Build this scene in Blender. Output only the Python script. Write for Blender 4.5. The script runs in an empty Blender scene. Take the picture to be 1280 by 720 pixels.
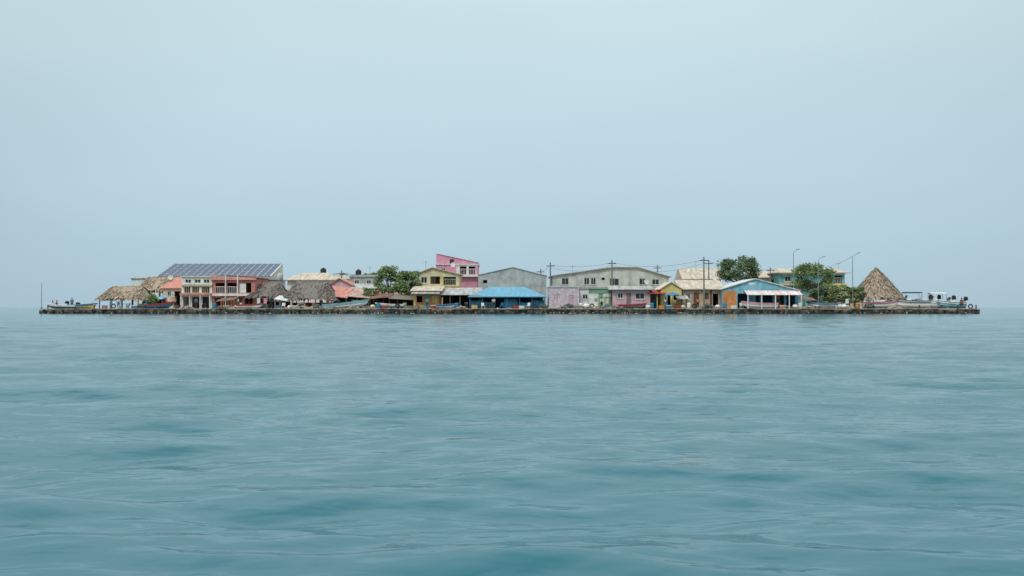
import bpy, bmesh, math, random
import numpy as np
from mathutils import Vector, Matrix
random.seed(7)
R=random.Random(11)
C=bpy.context.scene.collection
EYE=0.94; F=1280.0; HY=384.5; G=0.8
def PX(p,Y): return (p-640)*Y/F
def PZ(q,Y): return EYE+(HY-q)*Y/F
def lin(c):
    return tuple(((v/255)/12.92 if v/255<=0.04045 else ((v/255+0.055)/1.055)**2.4) for v in c)
def haze_fade(c,k=.2):  # greys each colour towards its luminance, painting distance haze into the materials
    l=.3*c[0]+.55*c[1]+.15*c[2]; return tuple(v*(1-k)+l*k for v in c)
# ------------------------------------------------------------------ materials
_m={}
def mat(key,c,c2=None,rough=.85,scale=1.6,amt=.5,streak=.22,bump=.15,stretch=(1,1,1),spec=.3,metal=0,rand=False):
    if key in _m: return _m[key]
    m=bpy.data.materials.new(key); m.use_nodes=True; nt=m.node_tree; N=nt.nodes; L=nt.links
    b=N['Principled BSDF']; b.inputs['Roughness'].default_value=rough
    b.inputs['Specular IOR Level'].default_value=spec; b.inputs['Metallic'].default_value=metal
    c=lin(haze_fade(c)); c2=lin(haze_fade(c2)) if c2 else tuple(v*.62+.015 for v in c)
    tc=N.new('ShaderNodeTexCoord'); mp=N.new('ShaderNodeMapping'); mp.inputs['Scale'].default_value=stretch
    L.new(tc.outputs['Object'],mp.inputs[0])
    n=N.new('ShaderNodeTexNoise'); n.inputs['Scale'].default_value=scale; n.inputs['Detail'].default_value=7; n.inputs['Roughness'].default_value=.65
    L.new(mp.outputs[0],n.inputs[0])
    r=N.new('ShaderNodeMapRange'); r.inputs[1].default_value=.42; r.inputs[2].default_value=.68; r.inputs[3].default_value=0; r.inputs[4].default_value=amt*1.4
    L.new(n.outputs[0],r.inputs[0])
    mx=N.new('ShaderNodeMix'); mx.data_type='RGBA'; mx.inputs[6].default_value=(*c,1); mx.inputs[7].default_value=(*c2,1)
    L.new(r.outputs[0],mx.inputs[0]); out=mx.outputs[2]
    if streak>0:
        mp2=N.new('ShaderNodeMapping'); mp2.inputs['Scale'].default_value=(1.3,1.3,.3); L.new(tc.outputs['Object'],mp2.inputs[0])
        n2=N.new('ShaderNodeTexNoise'); n2.inputs['Scale'].default_value=1.3; n2.inputs['Detail'].default_value=5; L.new(mp2.outputs[0],n2.inputs[0])
        r2=N.new('ShaderNodeMapRange'); r2.inputs[1].default_value=.4; r2.inputs[2].default_value=.7; r2.inputs[3].default_value=1; r2.inputs[4].default_value=1-streak
        L.new(n2.outputs[0],r2.inputs[0])
        mm=N.new('ShaderNodeMix'); mm.data_type='RGBA'; mm.blend_type='MULTIPLY'; mm.inputs[0].default_value=1
        L.new(out,mm.inputs[6]); L.new(r2.outputs[0],mm.inputs[7]); out=mm.outputs[2]
    if rand:
        g=N.new('ShaderNodeNewGeometry'); r3=N.new('ShaderNodeMapRange'); r3.inputs[3].default_value=.55; r3.inputs[4].default_value=1.55
        L.new(g.outputs['Random Per Island'],r3.inputs[0])
        mm=N.new('ShaderNodeMix'); mm.data_type='RGBA'; mm.blend_type='MULTIPLY'; mm.inputs[0].default_value=1
        L.new(out,mm.inputs[6]); L.new(r3.outputs[0],mm.inputs[7]); out=mm.outputs[2]
    L.new(out,b.inputs['Base Color'])
    if bump:
        bp=N.new('ShaderNodeBump'); bp.inputs['Strength'].default_value=bump; bp.inputs['Distance'].default_value=.08
        L.new(n.outputs[0],bp.inputs['Height']); L.new(bp.outputs[0],b.inputs['Normal'])
    _m[key]=m; return m
white=mat('white_paint',(232,232,226),(160,160,155),amt=.4)
cream=mat('cream_paint',(226,214,182),(160,145,120))
coral=mat('coral_paint',(216,132,116),(160,92,80))
brick=mat('brick_red_paint',(160,84,72),(100,55,48))
pink=mat('pink_paint',(232,152,178),(196,122,148))
palepink=mat('pale_pink_paint',(222,178,186),(172,138,142))
mauve=mat('mauve_block',(192,168,184),(228,218,220),amt=.7,scale=2.5)
orange=mat('orange_paint',(228,142,76),(170,106,66))
yellow=mat('yellow_paint',(230,204,118),(190,158,94))
paleyellow=mat('pale_yellow',(224,214,164),(170,160,124))
turq=mat('turquoise_paint',(112,190,198),(74,138,146))
blue=mat('blue_paint',(54,136,184),(44,98,140))
sky_blue=mat('sky_blue_paint',(132,192,214),(88,148,174))
tarp=mat('blue_tarp',(40,104,134),(28,62,82),scale=2.5)
green=mat('green_paint',(120,178,136),(76,120,94))
cement=mat('cement_render',(180,188,186),(140,148,148),scale=.7,amt=.7,bump=.3,streak=.12)
greyb=mat('grey_beige_render',(206,206,194),(166,166,156),scale=.7,amt=.6,streak=.12)
tan=mat('tan_plaster',(200,172,134),(150,118,90))
brown=mat('brown_boards',(122,90,70),(70,50,40),stretch=(4,4,.5))
darkw=mat('dark_timber',(80,68,58),(44,36,32),stretch=(4,4,.5))
greyw=mat('grey_timber',(140,130,118),(90,82,74),stretch=(4,4,.5))
tin=mat('weathered_tin',(180,184,182),(130,114,102),scale=1.1,amt=.7,stretch=(1.6,.25,1),rough=.6)
tinb=mat('beige_tin',(208,194,170),(156,130,108),scale=1.1,amt=.6,stretch=(1.6,.25,1),rough=.7)
rust=mat('rusty_tin',(150,104,84),(96,72,62),scale=1.3,amt=.8,stretch=(1.6,.3,1))
redroof=mat('salmon_sheet',(216,136,116),(174,106,92),stretch=(1.6,.3,1))
fadedroof=mat('faded_pink_sheet',(206,164,150),(150,120,108),amt=.8,stretch=(1.6,.3,1))
blueroof=mat('blue_sheet',(84,170,206),(104,146,168),scale=1.0,amt=.6,stretch=(1.6,.25,1),rough=.6)
whiteroof=mat('white_sheet',(216,220,218),(170,170,165),stretch=(1.6,.3,1))
thatch=mat('dry_thatch',(176,154,128),(116,98,80),scale=3,amt=.9,stretch=(3,3,.7),streak=0,bump=.5,rand=True)
thatchd=mat('old_thatch',(130,120,112),(84,76,70),scale=3,amt=.9,stretch=(3,3,.7),streak=0,bump=.5,rand=True)
bark=mat('bark',(110,96,82),(66,56,46),stretch=(3,3,.6))
leafA=mat('leaves_dark',(108,132,84),(72,96,60),scale=.8,streak=0,bump=0,rand=True,amt=.8)
leafB=mat('leaves_mid',(132,156,92),(90,116,70),scale=.8,streak=0,bump=0,rand=True,amt=.8)
leafC=mat('leaves_light',(164,172,104),(112,132,80),scale=.8,streak=0,bump=0,rand=True,amt=.8)
metal=mat('galvanised',(150,154,154),(110,112,112),rough=.5,metal=.3)
poled=mat('pole_concrete',(132,134,130),(90,92,90))
black=mat('black_rubber',(40,40,42),(58,58,58),rough=.7)
glass=mat('window_glass',(44,52,58),(30,36,40),rough=.15,spec=.5,bump=0,streak=0)
wet=mat('gelcoat_white',(242,244,244),(222,224,224),rough=.3,amt=.2,streak=.05,spec=.5)
navy=mat('navy_canvas',(40,58,88),(30,42,60))
red=mat('red_paint',(190,60,54),(140,48,44))
skin=mat('skin_brown',(122,82,60),(104,68,50),streak=0,bump=0)
hairm=mat('black_hair',(26,22,22),streak=0,bump=0)
netm=mat('net_mesh',(88,110,104),(52,60,56),scale=6,amt=1)
cols={'white':white,'blue':blue,'red':red,'yellow':yellow,'green':green,'black':black,'orange':orange,'pink':pink,'turquoise':turq,'grey':cement,'brown':brown,'navy':navy,'cream':cream}
panelm=mat('solar_cell',(74,94,124),(62,80,108),rough=.5,spec=.3,streak=0,bump=0)
# ------------------------------------------------------------------ mesh builder
class MB:
    def __init__(s): s.v=[]; s.f=[]
    def add(s,vs,fs):
        o=len(s.v); s.v+= [tuple(v) for v in vs]; s.f+=[tuple(i+o for i in f) for f in fs]; return s
    def box(s,x0,x1,y0,y1,z0,z1):
        return s.add([(x0,y0,z0),(x1,y0,z0),(x1,y1,z0),(x0,y1,z0),(x0,y0,z1),(x1,y0,z1),(x1,y1,z1),(x0,y1,z1)],
          [(0,3,2,1),(4,5,6,7),(0,1,5,4),(1,2,6,5),(2,3,7,6),(3,0,4,7)])
    def slab(s,q,t):
        return s.add(list(q)+[(a,b,c-t) for a,b,c in q],[(0,1,2,3),(7,6,5,4),(0,4,5,1),(1,5,6,2),(2,6,7,3),(3,7,4,0)])
    def prism(s,prof,y0,y1):
        n=len(prof); vs=[(x,y0,z) for x,z in prof]+[(x,y1,z) for x,z in prof]
        return s.add(vs,[tuple(range(n)),tuple(range(2*n-1,n-1,-1))]+[(i,i+n,(i+1)%n+n,(i+1)%n) for i in range(n)])
    def prismx(s,prof,x0,x1):
        n=len(prof); vs=[(x0,y,z) for y,z in prof]+[(x1,y,z) for y,z in prof]
        return s.add(vs,[tuple(range(n)),tuple(range(2*n-1,n-1,-1))]+[(i,i+n,(i+1)%n+n,(i+1)%n) for i in range(n)])
    def tube(s,a,b,r0,r1=None,n=7):
        r1=r0 if r1 is None else r1; a=Vector(a); b=Vector(b); d=(b-a).normalized()
        u=d.orthogonal().normalized(); w=d.cross(u); vs=[]
        for p,r in ((a,r0),(b,r1)):
            for i in range(n):
                t=2*math.pi*i/n; vs.append(p+u*math.cos(t)*r+w*math.sin(t)*r)
        return s.add(vs,[(i,(i+1)%n,(i+1)%n+n,i+n) for i in range(n)]+[tuple(range(n-1,-1,-1)),tuple(range(n,2*n))])
    def path(s,pts,r,n=5):
        for a,b in zip(pts,pts[1:]): s.tube(a,b,r,r,n)
        return s
    def lathe(s,prof,cx=0,cy=0,n=12,caps=True):
        vs=[];fs=[]
        for r,z in prof:
            for i in range(n):
                t=2*math.pi*i/n; vs.append((cx+r*math.cos(t),cy+r*math.sin(t),z))
        for k in range(len(prof)-1):
            for i in range(n): fs.append((k*n+i,k*n+(i+1)%n,(k+1)*n+(i+1)%n,(k+1)*n+i))
        if caps: fs+=[tuple(range(n-1,-1,-1)),tuple(range((len(prof)-1)*n,len(prof)*n))]
        return s.add(vs,fs)
    def blob(s,c,r,rz=None,j=.2,n=7,m=4):
        rz=rz or r; vs=[];fs=[]
        for k in range(m+1):
            ph=math.pi*(k+.15)/(m+.3)
            for i in range(n):
                t=2*math.pi*i/n+k*.3; q=1+R.uniform(-j,j)
                vs.append((c[0]+r*q*math.sin(ph)*math.cos(t),c[1]+r*q*math.sin(ph)*math.sin(t),c[2]+rz*q*math.cos(ph)))
        for k in range(m):
            for i in range(n): fs.append((k*n+i,(k+1)*n+i,(k+1)*n+(i+1)%n,k*n+(i+1)%n))
        fs+=[tuple(range(n)),tuple(range((m+1)*n-1,m*n-1,-1))]
        return s.add(vs,fs)
    def build(s,name,m,parent=None,label=None,smooth=False):
        me=bpy.data.meshes.new(name); me.from_pydata(s.v,[],s.f); me.update()
        if smooth: me.polygons.foreach_set('use_smooth',[True]*len(me.polygons))
        me.materials.append(m); o=bpy.data.objects.new(name,me); C.objects.link(o)
        if parent: o.parent=parent
        if label: o['label']=label
        return o
def thing(name,label,cat,loc=(0,0,0),rz=0,group=None):
    o=bpy.data.objects.new(name,None); o.empty_display_size=.3; C.objects.link(o); o.location=loc; o.rotation_euler=(0,0,math.radians(rz))
    o['label']=label; o['category']=cat
    if group: o['group']=group
    return o
def tag(o,label,cat,group=None,loc=None,rz=0):
    o['label']=label; o['category']=cat
    if group: o['group']=group
    if loc: o.location=loc
    o.rotation_euler=(0,0,math.radians(rz)); return o
# ------------------------------------------------------------------ buildings
def holed(mb,x0,x1,z0,z1,holes,y0,t):
    xs=sorted({x0,x1,*[min(max(v,x0),x1) for h in holes for v in h[:2]]}); zs=sorted({z0,z1,*[min(max(v,z0),z1) for h in holes for v in h[2:4]]})
    def solid(i,j):
        if i<0 or j<0 or i>=len(xs)-1 or j>=len(zs)-1: return False
        cx=(xs[i]+xs[i+1])/2; cz=(zs[j]+zs[j+1])/2
        return not any(h[0]<cx<h[1] and h[2]<cz<h[3] for h in holes)
    y1=y0+t
    for i in range(len(xs)-1):
        for j in range(len(zs)-1):
            if not solid(i,j): continue
            a,b,c,d=xs[i],xs[i+1],zs[j],zs[j+1]
            mb.add([(a,y0,c),(b,y0,c),(b,y0,d),(a,y0,d)],[(0,1,2,3)]); mb.add([(a,y1,c),(b,y1,c),(b,y1,d),(a,y1,d)],[(3,2,1,0)])
            if not solid(i-1,j): mb.add([(a,y0,c),(a,y1,c),(a,y1,d),(a,y0,d)],[(3,2,1,0)])
            if not solid(i+1,j): mb.add([(b,y0,c),(b,y1,c),(b,y1,d),(b,y0,d)],[(0,1,2,3)])
            if not solid(i,j-1): mb.add([(a,y0,c),(b,y0,c),(b,y1,c),(a,y1,c)],[(3,2,1,0)])
            if not solid(i,j+1): mb.add([(a,y0,d),(b,y0,d),(b,y1,d),(a,y1,d)],[(0,1,2,3)])
def house(name,label,cat,px0,px1,py,Y,D,wm,roof,rm,holes=(),trims=(),awn=(),posts=(),base=G,rz=0,group=None,framem=None,ov=.35):
    s=Y/F; pc=(px0+px1)/2; w=(px1-px0)*s; h=PZ(py,Y)-base; hw=w/2
    root=thing(name,label,cat,(PX(pc,Y),Y,base),rz,group)
    fx=lambda p:(p-pc)*s; fz=lambda q:PZ(q,Y)-base
    hs=[(fx(a),fx(b),max(fz(d),0.0),fz(c)) for a,b,c,d,*k in holes]
    mb=MB(); holed(mb,-hw,hw,-.0,h,hs,0,.2)
    mb.box(-hw,-hw+.2,.2,D-.2,0,h); mb.box(hw-.2,hw,.2,D-.2,0,h); mb.box(-hw,hw,D-.2,D,0,h)
    t=roof[0]; rb=MB()
    if t=='gf':
        prof=[(fx(a),fz(b)) for a,b in roof[1]]
        full=[(-hw,h-.001)]+prof+[(hw,h-.001)]
        if abs(prof[0][1]-h)<.02: full=[(-hw,h)]+prof[1:]+[(hw,h)]
        if abs(prof[-1][1]-h)<.02: full=full[:-2]+[(hw,h)]
        mb.prism(full,0,.2); mb.prism(full,D-.2,D)
        for k,((xa,za),(xb,zb)) in enumerate(zip(prof,prof[1:])):
            dx=xb-xa; sl=(zb-za)/dx if abs(dx)>.01 else 0
            if k==0: xa-=ov; za-=sl*ov
            if k==len(prof)-2: xb+=ov; zb+=sl*ov
            rb.slab([(xa,-ov,za+.13),(xb,-ov,zb+.13),(xb,D+ov,zb+.13),(xa,D+ov,za+.13)],.12)
        for sx,(xx,zz) in ((-1,prof[0]),(1,prof[-1])):
            if zz>h+.02: mb.box(-hw if sx<0 else hw-.2,-hw+.2 if sx<0 else hw,.2,D-.2,h,zz)
    elif t in('gs','hip'):
        zr=PZ(roof[1],Y+D/2)-base; ins=roof[2]*s if t=='hip' else -ov; o=ov
        ex=hw+o
        rx=ex-(ins if t=='hip' else 0)
        rb.add([(-ex,-o,h+.05),(ex,-o,h+.05),(ex,D+o,h+.05),(-ex,D+o,h+.05),(-rx,D/2,zr),(rx,D/2,zr),
                (-ex,-o,h-.06),(ex,-o,h-.06),(ex,D+o,h-.06),(-ex,D+o,h-.06)],
               [(0,1,5,4),(2,3,4,5),(1,2,5),(3,0,4),(6,7,1,0),(7,8,2,1),(8,9,3,2),(9,6,0,3),(9,8,7,6)])
    elif t=='shed':
        zr=PZ(roof[1],Y+D)-base; mb.prismx([(.2,h),(D-.2,h),(D-.2,zr-.1)],-hw,-hw+.2); mb.prismx([(.2,h),(D-.2,h),(D-.2,zr-.1)],hw-.2,hw); mb.box(-hw,hw,D-.2,D,h,zr-.1)
        sl=(zr-h)/D
        rb.slab([(-hw-ov,-ov,h+.1-sl*ov),(hw+ov,-ov,h+.1-sl*ov),(hw+ov,D+.2,zr+.1),(-hw-ov,D+.2,zr+.1)],.09)
    elif t=='flat':
        rb.box(-hw-ov*.6,hw+ov*.6,-ov*.6,D+ov*.6,h,h+.16)
        if len(roof)>1:
            p=roof[1]; mb.box(-hw,hw,0,.15,h+.16,h+.16+p); mb.box(-hw,-hw+.15,.15,D,h+.16,h+.16+p); mb.box(hw-.15,hw,.15,D,h+.16,h+.16+p)
    wall=mb.build('wall',wm,root); roofo=rb.build('roof',rm,root)
    for k,hh in enumerate(holes):
        kind=hh[4] if len(hh)>4 else 'o'; a,b,c,d=hs[k]; fm=framem or white
        if kind=='w':
            q=.08; f=MB(); f.box(a,b,.04,.12,c,c+q); f.box(a,b,.04,.12,d-q,d); f.box(a,a+q,.04,.12,c+q,d-q); f.box(b-q,b,.04,.12,c+q,d-q)
            mid=(a+b)/2; f.box(mid-.03,mid+.03,.05,.11,c+q,d-q); fo=f.build('window',fm,root)
            MB().box(a+q,b-q,.075,.085,c+q,d-q).build('pane',glass,fo)
            MB().box(a-.08,b+.08,-.08,-.002,c-.1,c-.002).build('sill',fm,fo)
        elif kind=='d':
            f=MB(); f.box(a,b,.06,.12,c,d-.02); m=hh[5] if len(hh)>5 else brown
            fo=f.build('door',m,root); MB().box(b-.18,b-.12,.02,.06,(c+d)/2-.07,(c+d)/2+.03).build('handle',metal,fo)
        elif kind=='s':
            m=hh[5] if len(hh)>5 else greyw
            f=MB(); n=max(2,int((b-a)/.5))
            for i in range(n): f.box(a+(b-a)*i/n+.02,a+(b-a)*(i+1)/n-.02,.04+.02*(i%2),.12,c,d)
            f.build('shutter',m,root)
        elif kind=='r':
            f=MB(); f.box(a,b,.04,.1,c+.95,c+1.03)
            n=max(3,int((b-a)/.28))
            for i in range(n+1):
                xx=a+.03+(b-a-.06)*i/n; f.box(xx-.03,xx+.03,.05,.09,c,c+.95)
            f.build('railing',hh[5] if len(hh)>5 else white,root)
        elif kind=='x':
            m=hh[5] if len(hh)>5 else darkw
            MB().box(a,a+(b-a)*.55,.12,.16,c,d-.05).build('panel',m,root)
    for tr in trims:
        nm,a,b,c,d,o,m=tr; z0=max(fz(d),0)
        MB().box(fx(a),fx(b),-o,-.003,z0,fz(c)).build(nm,m,root)
    for aw in awn:
        a,b,c,d,o,m=aw
        MB().slab([(fx(a),-o,fz(d)),(fx(b),-o,fz(d)),(fx(b),-.004,fz(c)),(fx(a),-.004,fz(c))],.07).build('awning',m,root)
    for p in posts:
        a,c,o,m=p; MB().box(fx(a)-.07,fx(a)+.07,-o-.07,-o+.07,0,fz(c)).build('post',m,root)
    return root
def open_shed(name,label,px0,px1,pyf,pyb,Y,D,rm,pm,npost=4,cat='shelter',back=None,tilt=0,base=G):
    s=Y/F; pc=(px0+px1)/2; hw=(px1-px0)*s/2; root=thing(name,label,cat,(PX(pc,Y),Y,base))
    zf=PZ(pyf,Y)-base; zb=PZ(pyb,Y+D)-base; t=tilt*s
    rb=MB(); n=max(2,int(hw*2/1.1))
    for i in range(n):
        a=-hw+2*hw*i/n; b=-hw+2*hw*(i+1)/n+.06; dz=R.uniform(0,.05); e=R.uniform(-.2,.1)
        ta=t*(i/n-.5); tb=t*((i+1)/n-.5)
        rb.slab([(a,-.4+e,zf+dz+ta),(b,-.4+e,zf+dz+tb),(b,D+.3,zb+dz+tb),(a,D+.3,zb+dz+ta)],.06)
    rb.build('roof',rm,root)
    for i in range(npost):
        x=-hw+.15+(2*hw-.3)*i/(npost-1); tt=t*((x+hw)/(2*hw)-.5)
        MB().tube((x,0,0),(x,0,zf-.06+tt+.02*R.random()),.08,.06).build('post',pm,root)
        MB().tube((x,D-.1,0),(x,D-.1,zb-.1+tt),.08,.06).build('post',pm,root)
    if back: MB().box(-hw+.1,hw-.1,D+.0,D+.12,0,zb-.15-abs(t)/2).build('back_wall',back,root)
    return root
def palapa(name,label,px0,px1,pr0,pr1,pyr,pye,Y,D,m,npx=4,base=G,round_=False,pm=None,seed=1,back=None):
    rr=random.Random(seed); s=Y/F; pc=(px0+px1)/2; hw=(px1-px0)*s/2; root=thing(name,label,'thatched hut',(PX(pc,Y),Y,base))
    Yr=Y+D/2; ze=PZ(pye,Y)-base; zr=PZ(pyr,Yr)-base; r0=(pr0-pc)*Yr/F; r1=(pr1-pc)*Yr/F
    N=72; K=9; vs=[]; fs=[]; cy=D/2
    def ring(i,k):
        a=2*math.pi*i/N; c,sn=math.cos(a),math.sin(a); p=.999 if round_ else .45
        ex=hw*math.copysign(abs(c)**p,c); ey=(D/2+.3)*math.copysign(abs(sn)**p,sn)
        rx=min(max(ex,r0),r1) if r1-r0>.1 else (r0+r1)/2; t=k; q=1-t
        if round_: q=(.94*(1-t)**.86+.08*(1-t)**5)*(1+.05*math.sin(a*3+t*4)+.04*math.sin(a*5))
        x=rx+(ex-rx)*q; y=ey*q; z=ze+(zr-ze)*(t**1.05)
        return Vector((x,cy+y,z))
    for k in range(K+1):
        for i in range(N):
            v=ring(i,k/K); j=.07 if 0<k<K else .05
            vs.append((v.x+rr.uniform(-j,j),v.y+rr.uniform(-j,j),v.z+rr.uniform(-.07,.07)))
    for k in range(K):
        for i in range(N): fs.append((k*N+i,k*N+(i+1)%N,(k+1)*N+(i+1)%N,(k+1)*N+i))
    fs.append(tuple(range(K*N,(K+1)*N)))
    mb=MB().add(vs,fs)
    lk=1.5 if round_ else 1
    for k in range(-1,K*2):
        t=max(k,0)/(K*2)
        for i in range(int(170*(1-t)+30)):
            q=rr.uniform(0,N); v=ring(q,min(1,t+rr.uniform(0,.06)))
            dn=(ring(q,max(0,t-.04))-ring(q,min(.96,t+.04))).normalized(); sd=dn.cross(Vector((0,0,1))).normalized(); nrm=sd.cross(dn).normalized()
            if nrm.z<0: nrm=-nrm
            L=rr.uniform(.35,.8)*lk; wd=rr.uniform(.05,.13); b0=v+nrm*.06
            tip=b0+dn*L+nrm*rr.uniform(-.02,.18*lk)+Vector((0,0,-.12 if t<.05 else 0))
            mb.add([b0-sd*wd,b0+sd*wd,tip+sd*wd*.4,tip-sd*wd*.4],[(0,1,2,3)])
    mb.build('thatch_roof',m,root)
    cap=MB()
    for i in range(60):
        x=r0+(r1-r0)*rr.random() if r1-r0>.1 else (r0+r1)/2+rr.uniform(-.2,.2)
        cap.add([(x-.12,cy-.4,zr-.35),(x+.12,cy-.4,zr-.35),(x+.08,cy,zr+rr.uniform(.03,.2)),(x-.08,cy,zr+rr.uniform(.03,.2)),(x+.12,cy+.4,zr-.35),(x-.12,cy+.4,zr-.35)],[(0,1,2,3),(3,2,4,5)])
    cap.build('ridge_cap',m,root)
    pm=pm or darkw
    for i in range(npx):
        x=(-hw+.6)+(2*hw-1.2)*i/(npx-1)
        for y in (.5,D-.5):
            a=abs(x)/hw
            if round_ and a>.8: y=cy
            MB().tube((x,y,0),(x+rr.uniform(-.05,.05),y,ze+.15),.09,.07).build('post',pm,root)
    if back: MB().box(-hw+.7,hw-.7,D-.7,D-.6,0,min(1.6,ze*.6)).build('back_wall',back,root)
    return root
# ------------------------------------------------------------------ setting: island ground, sea, sky
def poly_ground(pts,z,name,m):
    n=len(pts); vs=[(x,y,z) for x,y in pts]+[(x,y,-1.5) for x,y in pts]
    o=MB().add(vs,[tuple(range(n))]+[(i,i+n,(i+1)%n+n,(i+1)%n) for i in range(n)]).build(name,m); o['kind']='structure'; return o
groundm=mat('packed_coral_ground',(176,164,144),(120,108,92),scale=.7,amt=.8,streak=0,bump=.4)
YF=158.6
poly_ground([(PX(112,YF),YF+.5),(PX(1196,YF),YF+.5),(PX(1190,YF),176),(60,205),(30,226),(-30,228),(-62,206),(PX(112,YF)-1,172)],G,'ground',groundm)
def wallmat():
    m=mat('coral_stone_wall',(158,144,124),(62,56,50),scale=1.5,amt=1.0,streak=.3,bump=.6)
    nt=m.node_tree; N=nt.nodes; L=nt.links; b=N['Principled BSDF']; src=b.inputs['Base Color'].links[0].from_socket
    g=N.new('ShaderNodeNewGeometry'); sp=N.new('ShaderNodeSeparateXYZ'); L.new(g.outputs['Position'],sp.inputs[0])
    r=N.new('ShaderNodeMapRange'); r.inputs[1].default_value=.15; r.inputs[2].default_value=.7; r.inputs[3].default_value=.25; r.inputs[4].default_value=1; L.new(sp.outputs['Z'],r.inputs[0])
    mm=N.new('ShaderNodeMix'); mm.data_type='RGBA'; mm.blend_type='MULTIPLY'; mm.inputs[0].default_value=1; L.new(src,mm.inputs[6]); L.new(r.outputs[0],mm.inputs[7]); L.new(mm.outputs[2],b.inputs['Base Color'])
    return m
swm=wallmat()
capm=mat('cap_stone',(186,176,156),(96,86,76),scale=.5,amt=1.0,streak=0,bump=.4)
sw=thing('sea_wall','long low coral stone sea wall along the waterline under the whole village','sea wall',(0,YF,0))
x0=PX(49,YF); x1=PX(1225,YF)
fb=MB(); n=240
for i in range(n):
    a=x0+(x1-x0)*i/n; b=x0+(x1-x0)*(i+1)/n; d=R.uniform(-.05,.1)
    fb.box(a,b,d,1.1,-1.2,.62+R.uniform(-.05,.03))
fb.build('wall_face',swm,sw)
cp=MB(); a=x0
while a<x1:
    L_=R.uniform(.8,3.2)
    if R.random()<.88: cp.box(a,min(a+L_-.05,x1),-.12+R.uniform(-.06,.06),1.0,.67,.775+R.uniform(-.02,.02))
    a+=L_
cp.build('coping',capm,sw)
pilem=mat('wet_piling',(58,50,44),(28,26,24))
for i in range(92):
    x=x0+(x1-x0)*(i+.5+R.uniform(-.25,.25))/92; t=.62+R.uniform(-.12,.1)
    MB().tube((x,-.22,-1),(x+R.uniform(-.05,.05),-.2,t),.11,.1,6).build('piling',pilem,sw)
for (p0,p1,yy) in ((49,114,3.2),(1190,1225,2.4)):
    o=MB().box(PX(p0,YF)+.05,PX(p1,YF),YF+1.1,YF+yy,-1.2,.72).build('pier',capm); o['kind']='structure'
rb=MB()
heaps=[R.uniform(262,520) for _ in range(9)]+[R.uniform(690,900) for _ in range(7)]+[575,985,1012,1065,1120,232]
for i in range(2600):
    if i<1200:
        p=R.uniform(52,1222); dens=.8 if 300<p<520 or 690<p<900 else .3; hp_=0
    else:
        c=R.choice(heaps); q=R.gauss(0,4.5); p=c+q; dens=1; hp_=max(0,.42-abs(q)*.045)
    if R.random()>dens: continue
    r=R.uniform(.05,.16); x=PX(p,YF)
    y=YF+R.uniform(-.5,-.1) if (hp_==0 and R.random()<.4) else YF+R.uniform(.5,1.2)
    z=R.uniform(-.08,.15) if y<YF else .78+r*.3+hp_*R.random()
    if (p<114 or p>1188) and y>YF: continue
    rb.blob((x,y,z),r,r*.7,.3,6,3)
o=rb.build('rubble',mat('coral_rubble',(196,184,164),(104,94,82),scale=.6,amt=1,streak=0)); o['kind']='stuff'; o['label']='loose coral rubble heaped and strewn along the sea wall'; o['category']='rubble'
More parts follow.
